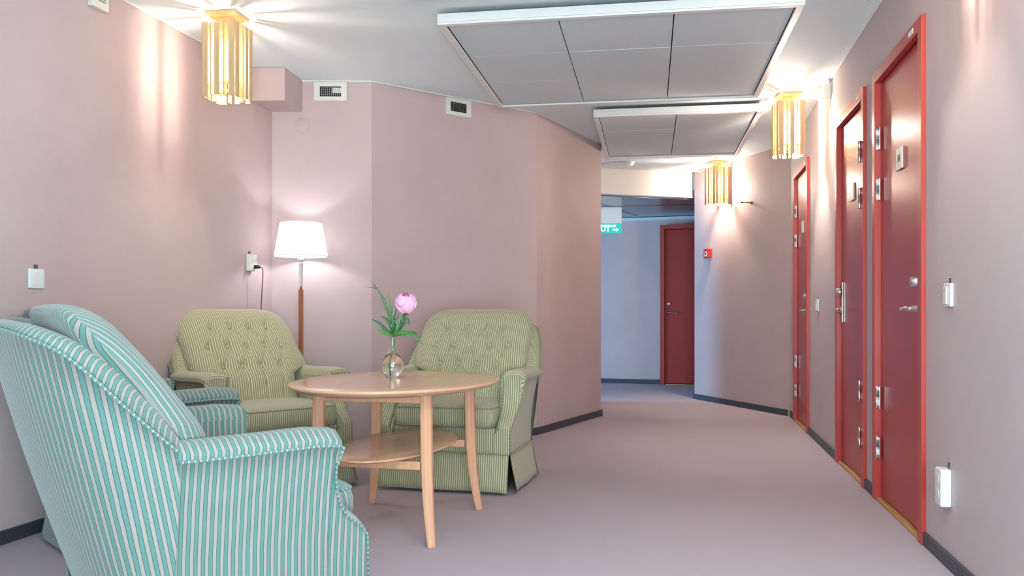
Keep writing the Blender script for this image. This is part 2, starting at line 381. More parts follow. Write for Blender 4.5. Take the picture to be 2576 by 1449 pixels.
def socket(wl, px, py, label, turned=False):
    e = on_wall('wall_socket', wl, px, py, label, 'socket')
    m = MB().box(-.037, .037, -.038, -.0005, -.068 if turned else -.052, .068 if turned else .052).build('socket_body', M_platew if turned else M_plate, e, bevel=.006)
    for z in (.027, -.027):
        MB().lathe([(.019, 0), (.0205, .001), (.0205, .0018), (.019, .002)], 20).build('outlet_ring', M_plate, e, loc=(0, -.0385, z), rot=(PI/2, 0, 0))
        MB().lathe([(.0175, 0), (.0175, .0012)], 20).build('outlet', mat('outlet_shade', srgb(176, 168, 150), .5), e, loc=(0, -.0385, z), rot=(PI/2, 0, 0))
    MB().box(-.008, .016, -.0022, -.0005, .07 if turned else .054, .09 if turned else .072).build('circuit_tag', M_cable, e)
    return e
so = socket(W_LEFT, 626, 661, 'cream double wall socket with a plug, left of the floor lamp')
socket(W_RIGHT, 2387, 1225, 'white double wall socket low on the right wall', True)
# lamp cable from the socket
sx_, sy_, sz_ = so.location; rz = so.rotation_euler[2]
def offw(a, b, z): return (sx_+a*math.cos(rz)-b*math.sin(rz), sy_+a*math.sin(rz)+b*math.cos(rz), z)
cb = empty('lamp_cable', offw(0, -.05, 0)); tag(cb, 'thin grey cable hanging from the wall socket behind the left armchair', 'cable')
cb.location = (0, 0, 0)
MB().tube([offw(0, -.0415, sz_-.027), offw(0, -.075, sz_-.027)], [.013, .009], 12).build('plug', M_black, cb)
MB().tube([offw(.0, -.0765, sz_-.027), offw(.018, -.085, sz_-.035), offw(.03, -.08, sz_-.08), offw(.032, -.07, sz_-.2), offw(.028, -.06, sz_-.45), offw(.03, -.06, .3), offw(.06, -.06, .02), (-1.40, 5.36, .012)], .0032, 6).build('cord', M_cable, cb)
# thin painted-over wire below the socket
tw = MB().tube([offw(-.016, -.003, sz_-.054), offw(-.016, -.003, .06)], .0012, 5).build('wall_wire', M_wall); tag(tw, 'thin painted wire running down the wall below the cream socket', 'wire')
# sounder / grille box top left
th = on_wall('wall_speaker', W_LEFT, 241, -22, 'cream slotted wall box cut off at the top edge, left wall', 'speaker')
MB().box(-.055, .055, -.03, -.0005, -.085, .085).build('casing', M_plate, th, bevel=.004)
for k in range(5): MB().box(-.022, .028, -.0312, -.0302, -.050+k*.011, -.0465+k*.011).build('slot', M_ink, th)
# ventilation grilles
def vent(wl, px, py, label, part_open):
    e = on_wall('air_vent', wl, px, py, label, 'vent', 'air vents below the ceiling')
    W2, H2 = .107, .060; w1, h1 = .070, .033
    for (x0, x1, z0, z1) in [(-W2, W2, h1, H2), (-W2, W2, -H2, -h1), (-W2, -w1, -h1, h1), (w1, W2, -h1, h1)]:
        MB().box(x0, x1, -.012, -.0005, z0, z1).build('vent_frame', M_plate, e)
    MB().box(-w1, w1, -.0035, -.0005, -h1, h1).build('vent_back', M_dark, e)
    g = MB()
    for i in range(1, 11): x = -w1+i*2*w1/11; g.box(x-.0008, x+.0008, -.009, -.0062, -h1, h1)
    for i in range(1, 6): z = -h1+i*2*h1/6; g.box(-w1, w1, -.0125, -.0095, z-.0009, z+.0009)
    g.build('grille', M_chrome, e)
    if part_open: MB().box(.012, w1, -.0055, -.004, -h1*.3, h1*.8).build('damper', M_platew, e)
vent(W_BACK, 832, 231, 'cream air vent with partly open damper, next to the duct boxing', True)
vent(W_MID, 1152, 271, 'cream air vent with dark grille, on the long middle wall', False)
x, y, z = hit(W_BACK, 760, 315)
dc = MB().lathe([(.047, 0), (.047, .003), (.045, .004)], 32).build('blanking_cover', M_wall, loc=(x, y-.0005, z), rot=(PI/2, 0, 0)); tag(dc, 'round pink painted blanking cover on the wall below the left vent', 'cover')
# fire alarm button, hook, sensor
fa = on_wall('fire_alarm_button', W_BR, 1785, 638, 'small red fire alarm button on the wall beside the corridor', 'alarm')
MB().box(-.045, .045, -.045, -.0005, -.048, .048).build('alarm_box', M_alarm, fa, bevel=.004)
MB().box(-.026, .026, -.0462, -.0452, -.030, .020).build('press_plate', M_platew, fa)
MB().lathe([(.012, 0), (.012, .001)], 12).build('press_dot', M_black, fa, loc=(0, -.0463, .0), rot=(PI/2, 0, 0))
hk = on_wall('door_hold_rod', W_BR, 1891, 510, 'short brass rod sticking out of the wall right of the far lamp', 'rod')
m = MB(); m.tube([(0, -.0005, 0), (0, -.012, 0)], [.016, .012], 12); m.build('rod_foot', M_brass, hk)
MB().tube([(0, -.0125, 0), (-.02, -.09, .002)], .0055, 8).build('rod', M_brass, hk); MB().tube([(-.02, -.0905, .002), (-.023, -.102, .0025)], .009, 8).build('rod_tip', M_black, hk)
se = on_wall('wall_sensor', W_RIGHT, 2089, 232, 'cream box sensor high on the right wall near the hanging lamp', 'sensor')
MB().box(-.03, .03, -.045, -.0005, -.052, .052).build('casing', M_plate, se, bevel=.004)
MB().box(-.012, .012, -.0461, -.0455, -.045, -.03).build('lens', M_ink, se)
for k in range(4): MB().lathe([(.004, 0), (.003, .002)], 8).build('screw_hole', M_brass, se, loc=(.006*(-1)**k, -.0008, -.065-.012*k), rot=(PI/2, 0, 0))
# smoke detector on the ceiling
yS = 1.50*F/(HOR-412); xS = (1583-1288)/F*yS
sd = empty('smoke_detector', (xS, yS, HC-.001)); tag(sd, 'white round smoke detector on the ceiling beyond the small panel', 'smoke detector')
MB().lathe([(.052, 0), (.052, -.012), (.047, -.018)], 28).build('detector_base', M_platew, sd)
MB().lathe([(.044, -.0185), (.042, -.03), (.030, -.042), (.020, -.044)], 28).build('detector_head', M_platew, sd)
MB().lathe([(.036, -.0355), (.0385, -.0335), (.0375, -.0325)], 28, cap0=False, cap1=False).build('slot_ring', M_ink, sd)
cv = MB().tube([(xS-.05, yS-.01, HC-.006), (xS-.42, yS+.24, HC-.006)], .005, 6).build('ceiling_cable', M_white); tag(cv, 'thin white cable on the ceiling leading to the smoke detector', 'cable')
c2 = MB().box(0, .012, -.30, 0, -.012, 0).build('cable_duct', M_beam, loc=(1.985, 9.10, HC-.012), rot=(0, 0, R(10))); tag(c2, 'short cream cable duct under the ceiling at the corridor corner', 'cable duct')

# exit sign
yE = 10.0
def ex(px): return (px-1288)/F*yE
def ez(py): return EYE+(HOR-py)*yE/F
M_sign = mat('exit_green', srgb(0, 140, 128), .4, emit=srgb(0, 180, 172), estr=.55)
M_signw = mat('exit_white', srgb(240, 250, 250), .4, emit=srgb(240, 255, 250), estr=.75)
es = empty('exit_sign', (ex(1530), yE, ez(575))); tag(es, 'green illuminated exit sign reading UT with arrow, hanging in corridor', 'exit sign')
wv = ex(1565)-ex(1530); hv = (ez(563)-ez(588))/2
MB().box(-.25, wv, -.001, .03, -hv, hv).build('sign_box', M_sign, es, bevel=.004)
MB().box(-.24, wv-.005, .008, .022, hv+.001, 2.168-ez(575)).build('hanging_bracket', M_platew, es)
text('lettering', 'UT', .085, M_signw, es, (ex(1522)-ex(1530)+.004, -.0025, -.006), (PI/2, 0, 0))
a0 = ex(1541)-ex(1530)
ar = MB(); 
for P in ([(0, -.008), (.045, -.008), (.045, .008), (0, .008)], [(.040, -.022), (.075, 0), (.040, .022)]):
    n = len(P); ar.add([(a0+p[0], -.0035, p[1]-.014) for p in P], [tuple(range(n))])
ar.build('arrow', M_signw, es)
rm = MB()
for P in ([(-.10, .024), (.085, .024), (.095, .042), (-.10, .045)], [(.02, .016), (.078, .016), (.085, .03), (.02, .03)]):
    n = len(P); rm.add([(p[0], -.0031, p[1]) for p in P], [tuple(range(n))])
rm.build('light_field', M_signw, es)

# ------------------------------------------------------------------ slatted ceiling lamps
def make_lamp():
    e = empty('slatted_ceiling_lamp', (0, 0, HC-.0005))
    MB().box(-.08, .08, -.08, .08, -.018, 0).build('ceiling_plate', M_pine, e, bevel=.002)
    MB().box(-.03, .03, -.03, .03, -.115, -.0185).build('neck', M_pine, e, bevel=.002)

    k = MB()
    for a in (0, 1):
        if a: k.box(-.105, .105, -.008, .008, -.098, -.086)
        else: k.box(-.008, .008, -.105, .105, -.110, -.0985)
    k.build('cross_bar', M_pine, e)
    # ring that ties the slats below
    rg = MB()
    for (x0, x1, y0, y1) in [(-.078, .078, .070, .076), (-.078, .078, -.076, -.070), (.070, .076, -.0695, .0695), (-.076, -.070, -.0695, .0695)]: rg.box(x0, x1, y0, y1, -.372, -.358)
    rg.build('lower_ring', M_pine, e)
    me = {}
    def slat(x, y, rz, w_, t_, z0, z1):
        key = (w_, t_, z0, z1)
        if key not in me:
            o = MB().box(-w_/2, w_/2, -t_/2, t_/2, z0, z1).build('slat', M_pine, e, bevel=.001); me[key] = o.data
        else:
            o = bpy.data.objects.new('slat', me[key]); C.objects.link(o); o.parent = e
            b = o.modifiers.new('bevel', 'BEVEL'); b.width = .001; b.segments = 1
        o.location = (x, y, 0); o.rotation_euler = (0, 0, rz)
    for q in range(4):
        c, s = math.cos(q*PI/2), math.sin(q*PI/2)
        def put(u, d, rot, w_, t_, z0, z1): slat(u*c-d*-s*-1 if False else u*c+d*s, u*s-d*c, q*PI/2+rot, w_, t_, z0, z1)
        put(0, .104, 0, .028, .009, -.43, -.072)
        put(.034, .090, PI/2, .030, .007, -.43, -.066); put(-.034, .090, PI/2, .030, .007, -.43, -.066)
        put(.070, .090, 0, .030, .009, -.435, -.06); put(-.070, .090, 0, .030, .009, -.435, -.06)
    MB().lathe([(.014, -.1155), (.016, -.135), (.052, -.146), (.052, -.149), (.014, -.152), (.014, -.16)], 20).build('holder_with_light_stop', M_platew, e)  # wide disc added to the holder to keep bulb light off neck and plate
    MB().lathe([(.010, -.1605), (.014, -.185), (.022, -.22), (.024, -.30), (.018, -.335), (.006, -.345)], 16).build('bulb', M_bulb, e)
    l = bpy.data.lights.new('bulb_light', 'POINT'); l.energy = LAMP_W; l.color = LAMP_COL; l.shadow_soft_size = .026
    lo = bpy.data.objects.new('bulb_light', l); C.objects.link(lo); lo.parent = e; lo.location = (0, 0, -.275)
    e_b = [o for o in e.children if o.name.startswith('bulb') and o.type == 'MESH'][0]; e_b.visible_shadow = False
    return e
L1 = make_lamp(); L1.location = (-1.455, 4.35, HC-.0005); L1.rotation_euler.z = R(-10)
tag(L1, 'pale wood slatted ceiling lamp over the left armchairs, largest in view', 'ceiling lamp', 'slatted wooden ceiling lamps')
for (x, y, rz, pw, lb) in [(1.925, 5.93, R(-3), 33, 'wooden slatted ceiling lamp hung close to the middle red door'), (2.07, 8.57, R(22), 36, 'wooden slatted ceiling lamp farthest away, by the corridor opening'), (1.30, 2.85, R(-10), 7, 'wooden slatted ceiling lamp just above the frame, by the nearest red door')]:
    c = copy_tree(L1); c.location = (x, y, HC-.0005); c.rotation_euler.z = rz; c['label'] = lb
    for o in c.children:
        if o.type == 'LIGHT': o.data = o.data.copy(); o.data.energy = pw

# ------------------------------------------------------------------ armchairs
def catm(pts, n):
    out = []
    P = [Vector(p) for p in pts]; P = [P[0]*2-P[1]]+P+[P[-1]*2-P[-2]]
    for i in range(1, len(P)-2):
        for k in range(n):
            t = k/n; a, b, c, d = P[i-1:i+3]
            out.append(.5*((2*b)+(c-a)*t+(2*a-5*b+4*c-d)*t*t+(3*b-a-3*c+d)*t**3))
    out.append(P[-2]); return out
def sm(a, b, x): t = max(0, min(1, (x-a)/(b-a))); return t*t*(3-2*t)
def lerp_tab(tab, x):
    for (a, va), (b, vb) in zip(tab, tab[1:]):
        if x <= b: return va+(vb-va)*max(0, (x-a))/(b-a) if b > a else vb
    return tab[-1][1]
def lens(pts):
    L = [0]
    for a, b in zip(pts, pts[1:]): L.append(L[-1]+(Vector(b)-Vector(a)).length)
    return L
def make_armchair(fab, pipe):
    e = empty('armchair')
    # --- arms: a section swept front to back; the front scrolls down over the seat corner
    prof = [(-.378, .325), (-.372, .342), (-.350, .368), (-.315, .396), (-.288, .436), (-.272, .49), (-.266, .545), (-.268, .585), (-.262, .60), (-.20, .606), (-.05, .602), (.06, .60), (.132, .60)]
    for sx in (1, -1):
        rr = []; uv = []
        for y, zt in prof:
            k = (zt-.2)/.4
            fl = .045*sm(.30, .60, zt)
            pad = .012*sm(.5, .6, zt)
            sec = [(.352, .0), (.354, .33), (.356+fl*.35, .66), (.356+fl*.85, .93), (.358+fl+pad, .96), (.360+fl+pad, 1.0), (.35+fl*.7, 1.055), (.325+fl*.2, 1.06), (.300, 1.03), (.284, .95), (.278, .80), (.276, .5), (.276, .0)]
            ys = y-(.012*sm(.55, .6, zt) if y < -.2 else 0)
            r = [(sx*x_, ys if kk > .9 else y, .2+kk*(zt-.2)) for x_, kk in sec]
            if sx < 0: pass
            rr.append(r); uv += [(y+.01*0, p[2]) for p in r]
        m = MB(); NF = 7
        def part(r0_, r1_, c0, c1, fu):
            rs = [r[c0:c1+1] for r in rr[r0_:r1_+1]]
            m.rings(rs, closed=False, uvs=[fu(p, k) for k, r in enumerate(rs) for p in r])
        nR = len(rr)-1; arc = lens([r[6] for r in rr])
        part(0, nR, 0, 4, lambda p, k: (p[1], p[2])); part(0, nR, 9, 12, lambda p, k: (p[1], p[2]))
        part(0, NF, 4, 9, lambda p, k: (p[0], arc[k])); part(NF, nR, 4, 9, lambda p, k: (arc[NF+k], p[0]))
        cap = rr[0]; m.add(cap, [tuple(range(len(cap)))[::-1]], [(p[0], p[2]) for p in cap])
        cap = rr[-1]; m.add(cap, [tuple(range(len(cap)))], [(p[0], p[2]) for p in cap])
        if sx < 0: m.f = [f[::-1] for f in m.f]
        a = m.build('arm', fab, e)
        # subdivide for a soft look
        sb = a.modifiers.new('sub', 'SUBSURF'); sb.levels = 1; sb.render_levels = 1; sb.subdivision_type = 'SIMPLE'
        pth = [r[4] for r in rr]; pth = [(p[0]+sx*.0015, p[1]-.001, p[2]-.002) for p in pth]
        MB().tube([(pth[0][0], pth[0][1]-.002, .21)]+[tuple(p) for p in catm(pth, 2)], .0036, 6).build('piping', pipe, a)
        ipath = [r[8] for r in rr[:9]]
        MB().tube([(p[0]-sx*.004, p[1]-.003, p[2]) for p in catm(ipath, 2)], .004, 6).build('piping', pipe, a)
    # --- back shell
    base = [(.354, .13), (.347, .163), (.325, .203), (.285, .232), (.22, .252), (.11, .263), (0, .265)]
    top = [(.402, .125, .602), (.396, .18, .655), (.385, .24, .715), (.366, .305, .785), (.325, .37, .845), (.20, .445, .885), (0, .478, .895)]
    itop = [(.322, .100, .612), (.320, .145, .68), (.315, .200, .748), (.298, .260, .815), (.26, .318, .862), (.16, .378, .892), (0, .402, .90)]
    ibot = [(.28, .08, .40), (.27, .11, .40), (.255, .135, .40), (.23, .155, .40), (.19, .17, .40), (.10, .182, .40), (0, .185, .40)]
    def both(l): return l+[(-p[0],)+tuple(p[1:]) for p in l[-2::-1]]
    b3 = catm([(x_, y_, .2) for x_, y_ in both(base)], 5); t3 = catm(both(top), 5); i3 = catm(both(itop), 5); j3 = catm(both(ibot), 5)
    LL = lens([(p.x, p.y, 0) for p in b3]); rr = []; uv = []; LT = lens(t3)
    bp2 = [Vector((b3[0].x, -.25))]+[Vector((p.x, p.y)) for p in b3]+[Vector((b3[-1].x, -.25))]; BL = lens(bp2)
    def barc(p):
        q = Vector((max(-.354, min(.354, p.x)), p.y-.21*(p.z-.2))); best = (9, 0)
        for k in range(len(bp2)-1):
            d_ = bp2[k+1]-bp2[k]; l2 = d_.length_squared
            t = max(0, min(1, (q-bp2[k]).dot(d_)/l2)); ds = (q-bp2[k]-d_*t).length
            if ds < best[0]: best = (ds, BL[k]+t*(BL[k+1]-BL[k]))
        return best[1]
    for k in range(len(b3)):
        b_, t_, i_, j_ = b3[k], t3[k], i3[k], j3[k]
        c_ = (t_+i_)/2+Vector((0, 0, .016))
        sec = []
        for q in range(9):
            f = q/8; p = b_.lerp(t_, f); bul = .012*math.sin(PI*f)
            sec.append(p+Vector((p.x*bul*1.2, bul if p.y > .2 else 0, 0)))
        sec += [t_.lerp(c_, .6)+Vector((0, 0, .005)), c_, c_.lerp(i_, .6)+Vector((0, 0, .003)), i_, j_]
        sec.insert(9, sec[8].copy()); rr.append([tuple(p) for p in sec])
        for qi, p in enumerate(sec): uv.append(((barc(p) if qi <= 8 else LT[k]*1.0), p.z))
    m = MB(); m.rings(rr, closed=False, uvs=uv)
    bk = m.build('back_shell', fab, e)
    MB().tube([tuple(p+Vector((p.x*.012, .002, 0))) for p in t3], .0042, 6).build('piping', pipe, bk)
    # --- back cushion, T shaped, button tufted
    NX, NZ = 84, 96
    rows = [(.845, [-.165, -.055, .055, .165]), (.74, [-.215, -.108, 0, .108, .215]), (.635, [-.165, -.055, .055, .165])]
    btn = [(x_, z_) for z_, xs in rows for x_ in xs]
    seg = []
    for (z0, xs0), (z1, xs1) in zip(rows, rows[1:]):
        for a in xs0:
            for b in xs1:
                if abs(a-b) < .08: seg.append((a, z0, b, z1))
    for a in rows[0][1]: seg.append((a, .845, a*1.12, .945))
    for a in rows[2][1]: seg.append((a, .635, a*.9, .44))
    def halfw(z):
        w0 = lerp_tab([(.40, .262), (.585, .262), (.60, .285), (.62, .328), (.66, .336), (.80, .335), (1, .322)], z)
        if z > .84: w0 = w0-.088+.088*math.sqrt(max(0, 1-((z-.84)/.1115)**2))
        return w0
    def ymid(z): return lerp_tab([(.40, .035), (.58, .075), (.66, .125), (.75, .19), (.85, .27), (.95, .335), (1, .34)], z)
    def thick(z): return lerp_tab([(.40, .085), (.60, .085), (.70, .088), (.85, .082), (.90, .070), (.925, .055), (.94, .038), (.947, .022), (.951, .0)], z)
    def disp(x, z):
        d = 0
        for bx_, bz in btn:
            q = (x-bx_)**2+(z-bz)**2
            if q < .01: d += .016*math.exp(-q/.00035)+.010*math.exp(-q/.0022)
        c = 0
        for ax, az, cx_, cz in seg:
            vx, vz = cx_-ax, cz-az; t = max(0, min(1, ((x-ax)*vx+(z-az)*vz)/(vx*vx+vz*vz)))
            q = (x-ax-t*vx)**2+(z-az-t*vz)**2
            if q < .002: c = max(c, .0085*math.exp(-q/.00006)*(1-.65*t if az < .66 else 1)*(.45 if az > .84 and cz > .9 else 1))
        return 1.6*(d*.8+c)
    V = []; U = []; Fc = []
    zs = [.415+(.951-.415)*(1-(1-j/NZ)**1.25) for j in range(NZ+1)]
    for j, z in enumerate(zs):
        W_ = halfw(z); T_ = thick(z); ym = ymid(z)
        for i in range(NX+1):
            a = -1+2*i/NX; a = math.copysign(abs(a)**.82, a); x = a*W_
            ed = (1-abs(a)**5)**.45
            dv = disp(x, z)*ed
            # stripes gather towards buttons
            g = 0
            for bx_, bz in btn:
                q = (x-bx_)**2+(z-bz)**2
                if q < .006: g += (x-bx_)*.28*math.exp(-q/.0012)
            zz = z-.014*abs(a)**6*sm(.78, .95, z)
            V.append((x, ym-T_*ed-.012*(1-a*a)*min(1, T_/.035)+dv*min(1, T_/.03), zz)); U.append((x+g+.012*math.sin(z*9)*a, z))
    n = NX+1
    for j in range(NZ+1):
        for sgn in (1, -1):
            acc = 0; pr = None
            for i in (range(NX//2, NX+1) if sgn > 0 else range(NX//2, -1, -1)):
                p_ = V[j*n+i]; W_ = halfw(zs[j]); a = p_[0]/W_; ed = max(0, (1-abs(a)**5))**.45
                cur_ = (p_[0], ymid(zs[j])-thick(zs[j])*ed)
                if pr: acc += math.hypot(cur_[0]-pr[0], cur_[1]-pr[1])
                pr = cur_; U[j*n+i] = (U[j*n+i][0]-p_[0]+sgn*acc, U[j*n+i][1])
    for j in range(NZ):
        for i in range(NX): Fc.append((j*n+i, j*n+i+1, (j+1)*n+i+1, (j+1)*n+i))
    # rear side of the cushion
    o2 = len(V)
    for j, z in enumerate(zs):
        W_ = halfw(z); T_ = thick(z); ym = ymid(z)
        for i in range(0, NX+1, 4):
            a = -1+2*i/NX; a = math.copysign(abs(a)**.82, a); ed = (1-abs(a)**5)**.45
            V.append((a*W_, ym+.8*T_*ed*.9, z-.014*abs(a)**6*sm(.78, .95, z))); U.append((a*W_, z))
    n2 = NX//4+1
    for j in range(NZ):
        for i in range(NX//4): Fc.append((o2+j*n2+i, o2+(j+1)*n2+i, o2+(j+1)*n2+i+1, o2+j*n2+i+1))
    cu = MB().add(V, Fc, U, True).build('back_cushion', fab, e)
    bme = None
    for bx_, bz in btn:
        y_ = ymid(bz)-thick(bz)*.98-.012*(1-(bx_/.33)**2)+disp(bx_, bz)
        if bme is None:
            o = MB().lathe([(.0115, -.004), (.0130, .002), (.0110, .006), (.006, .0085), (.001, .009)], 14).build('button', pipe if False else fab, cu); bme = o.data
        else:
            o = bpy.data.objects.new('button', bme); C.objects.link(o); o.parent = cu
        o.location = (bx_, y_-.0085, bz+.002); o.rotation_euler = (R(90-36), 0, 0)
    # --- seat cushion: soft rounded slab with piped edges
    def rrect(x0, x1, y0, y1, r, n=6):
        out = []
        for cx_, cy_, a0_ in [(x1-r, y1-r, 0), (x0+r, y1-r, 90), (x0+r, y0+r, 180), (x1-r, y0+r, 270)]:
            for k in range(n+1):
                a = R(a0_+90*k/n); out.append((cx_+r*math.cos(a), cy_+r*math.sin(a)))
        return out
    o0 = rrect(-.272, .272, -.392, .06, .045); cy0 = -.166
    rr = []; uv = []
    for f, z in [(.0, .334), (.6, .334), (.93, .338), (.985, .345), (1.012, .375), (1.015, .405), (.99, .435), (.955, .446), (.80, .457), (.5, .464), (0.02, .468)]:
        r = [(x_*f, cy0+(y_-cy0)*f, z) for x_, y_ in o0]; rr.append(r)
        for p, (x_, y_) in zip(r, o0): uv.append((p[0] if abs(x_) < .24 or f < .96 else p[0]+p[1]*(1 if x_ > 0 else -1), p[2] if f > .9 else p[1]))
    sc_ = MB().rings(rr, cap0=False, cap1=True, uvs=uv).build('seat_cushion', fab, e)
    for f, z in [(.987, .436), (.987, .343)]:
        lp = [(x_*f*1.002, cy0+(y_-cy0)*f*1.002, z) for x_, y_ in o0]; MB().tube(lp+[lp[0]], .004, 6).build('piping', pipe, sc_)
    # --- base
    MB().box(-.2755, .2755, -.362, .18, .06, .3335).build('seat_base', fab, e, bevel=.004)
    # --- skirt: front, two sides and the rounded rear, each its own hanging panel
    def skirt(path, name='skirt', n=3):
        pts = catm([(x_, y_, 0) for x_, y_ in path], n) if len(path) > 2 else [Vector((path[0][0]+(path[1][0]-path[0][0])*k/24, path[0][1]+(path[1][1]-path[0][1])*k/24, 0)) for k in range(25)]
        L_ = lens(pts); rr = []; uv = []
        for k, p in enumerate(pts):
            t = (pts[min(k+1, len(pts)-1)]-pts[max(k-1, 0)]).normalized(); nn = Vector((t.y, -t.x, 0))
            wv_ = .004*math.sin(L_[k]*17+path[0][0]*9)
            edge = .010*(math.exp(-L_[k]/.03)+math.exp(-(L_[-1]-L_[k])/.03))
            sec = []
            for q in range(6):
                f = q/5; sec.append(p+nn*(.006+.028*f**1.3+(wv_+edge)*f)+Vector((0, 0, .205-.188*f)))
            sec += [s_-nn*.004 for s_ in sec[::-1]]
            rr.append([tuple(s_) for s_ in sec]); uv += [(L_[k], s_[2]) for s_ in sec]
        o = MB().rings(rr, closed=True, uvs=uv).build(name, fab, e)
        MB().tube([(p.x, p.y, .207) if 0 else tuple(p+Vector((t_.y, -t_.x, 0))*.008+Vector((0, 0, .206))) for p, t_ in [(pts[k], (pts[min(k+1, len(pts)-1)]-pts[max(k-1, 0)]).normalized()) for k in range(len(pts))]], .0036, 6).build('piping', pipe, o)
    skirt([(-.352, -.378), (.352, -.378)])
    skirt([(.355, -.374), (.355, .128)]); skirt([(-.355, .128), (-.355, -.374)])
    skirt([(x_, y_) for x_, y_ in both(base)], n=5)
    MB().prism([(-.33, -.35), (.33, -.35), (.33, .14), (.22, .25), (-.22, .25), (-.33, .14)], .03, .199).build('under_frame', M_black, e)
    for sx in (1, -1):
        for y_ in (-.31, .14): MB().lathe([(.016, 0), (.02, .0295)], 10, sx*.27, y_).build('leg', M_black, e)
    return e
SH = 'sage_chairs'
GA = 'button tufted armchairs round the table'
A = make_armchair(M_sage, M_pipe); A.name = 'armchair'
def place(o, x, y, rz, lb): o.location = (x, y, 0); o.rotation_euler.z = rz; tag(o, lb, 'armchair', GA)
def front_at(fx, fy, rz):      # chair origin from the middle of its front edge
    return fx-.385*math.sin(rz), fy+.385*math.cos(rz)
rz = R(-14); x, y = front_at(-.36, 4.41, rz)
place(A, x, y, rz, 'sage striped armchair with piped skirt facing forward behind the table, right-hand one')
B = copy_tree(A); rz = R(44); x, y = front_at(-1.12, 4.34, rz)
place(B, x, y, rz, 'sage striped tufted armchair standing in front of the floor lamp')
Cc = make_armchair(M_aqua, M_pipea)
rz = R(126.9); 
# local point (.36,.13) stands at (-.80,2.01)
cx_, sx_2 = math.cos(rz), math.sin(rz)
lx_, ly_ = (-.36, .13)
place(Cc, -.80-(lx_*cx_-ly_*sx_2), 2.01-(lx_*sx_2+ly_*cx_), rz, 'large aqua and cream striped armchair in the foreground, seen from behind')

D = copy_tree(Cc); x, y, rz = -1.575, 3.53, R(132)
place(D, x, y, rz, 'aqua striped armchair mostly hidden behind the large foreground armchair')
# ------------------------------------------------------------------ table
T = empty('coffee_table', (-.50, 3.757, 0), R(-14)); tag(T, 'oval beech coffee table with curved legs and a lower shelf', 'table')
def ell(a, b, n=72): return [(b*math.cos(2*PI*k/n), a*math.sin(2*PI*k/n)) for k in range(n)]
def slab(a, b, zt, th, name, mt_):
    rr = []
    for d, z in [(.10, zt-th), (.05, zt-th*.97), (.022, zt-th*.72), (.003, zt-th*.38), (0, zt-th*.28), (.001, zt-th*.12), (.004, zt-.001), (.007, zt), (.12, zt)]:
        rr.append([(x_, y_, z) for x_, y_ in ell(a-d, b-d)])
    m = MB(); m.rings(rr, smooth=True); return m.build(name, mt_, T)
tt = slab(.59, .438, .634, .032, 'tabletop', M_beech)
for f in slab(.47, .228, .352, .020, 'lower_shelf', M_beech).data.polygons: pass
for sx in (1, -1):
    for sy in (1, -1):
        rr = []
        for z, out, w_ in [(0, .050, .020), (.012, .049, .0205), (.06, .038, .022), (.12, .026, .024), (.20, .015, .026), (.30, .007, .0275), (.42, .002, .0285), (.55, 0, .029), (.6015, 0, .029)]:
            cx_, cy_ = sx*(.235+out*.72), sy*(.300+out*.72); w_ *= .84; h = w_*.68
            rr.append([(cx_-w_, cy_-h*.2, z), (cx_-h, cy_-w_*.95, z), (cx_+h*.2, cy_-w_*.95, z), (cx_+w_*.95, cy_-h*.2, z), (cx_+w_*.95, cy_+h, z), (cx_+h, cy_+w_*.9, z), (cx_-h*.2, cy_+w_*.9, z), (cx_-w_, cy_+h*.6, z)])
        MB().rings(rr, smooth=False).build('leg', M_beechleg, T, bevel=.003)
for sy in (1, -1):
    MB().box(-.212, .212, sy*.30-.010, sy*.30+.010, .566, .6015).build('apron', M_beechleg, T, bevel=.002)
    MB().box(-.212, .212, sy*.30-.010, sy*.30+.010, .298, .3315).build('shelf_rail', M_beechleg, T, bevel=.003)
for sx in (1, -1): MB().box(sx*.15-.01, sx*.15+.01, -.289, .289, .575, .6015).build('long_apron', M_beechleg, T, bevel=.002)
# ------------------------------------------------------------------ vase with peony
VX, VY, VZ = -.547, 3.90, .6345
def glass():
    m = bpy.data.materials.new('clear_glass'); m.use_nodes = True; b = m.node_tree.nodes['Principled BSDF']
    b.inputs['Base Color'].default_value = (.97, .99, .98, 1); b.inputs['Roughness'].default_value = .02; b.inputs['IOR'].default_value = 1.42
    b.inputs['Transmission Weight'].default_value = 1; return m
M_glass = glass()
M_water = glass(); M_water.name = 'water'; M_water.node_tree.nodes['Principled BSDF'].inputs['IOR'].default_value = 1.33
V_ = empty('glass_vase', (VX, VY, VZ)); tag(V_, 'clear bulbous glass vase with a narrow neck standing on the table', 'vase')
outer = [(.0, .001), (.026, .001), (.034, .006), (.045, .022), (.051, .042), (.0515, .055), (.046, .075), (.034, .095), (.024, .112), (.0185, .130), (.0165, .15), (.0172, .165), (.0182, .177), (.0183, .1792), (.0179, .1800)]
inner = [(.0173, .1801), (.0168, .1794), (.0165, .177), (.0155, .165), (.0145, .15), (.0165, .130), (.022, .112), (.032, .095), (.044, .075), (.0493, .055), (.0487, .042), (.043, .023), (.032, .010), (.024, .007), (.0, .007)]
MB().lathe(outer+inner, 40, cap0=False, cap1=False).build('vase_body', M_glass, V_)
MB().lathe([(0, .006), (.0250, .006), (.0330, .0095), (.0438, .0225), (.0495, .042), (.0500, .055), (.0447, .075), (.0326, .095), (.0245, .106), (0, .106)], 32, cap0=False, cap1=False).build('water', M_water, V_)
M_leaf = mat('peony_leaf', srgb(44, 92, 48), .42, noise=.25, nscale=30)
M_leaf2 = mat('light_leaf', srgb(74, 128, 62), .42, noise=.2, nscale=30)
M_stem = mat('green_stem', srgb(96, 140, 66), .5)
M_petal = mat('pink_petal', srgb(244, 186, 220), .55, noise=.08, nscale=30)
M_petal2 = mat('deep_pink_petal', srgb(196, 70, 130), .55, noise=.1, nscale=30)
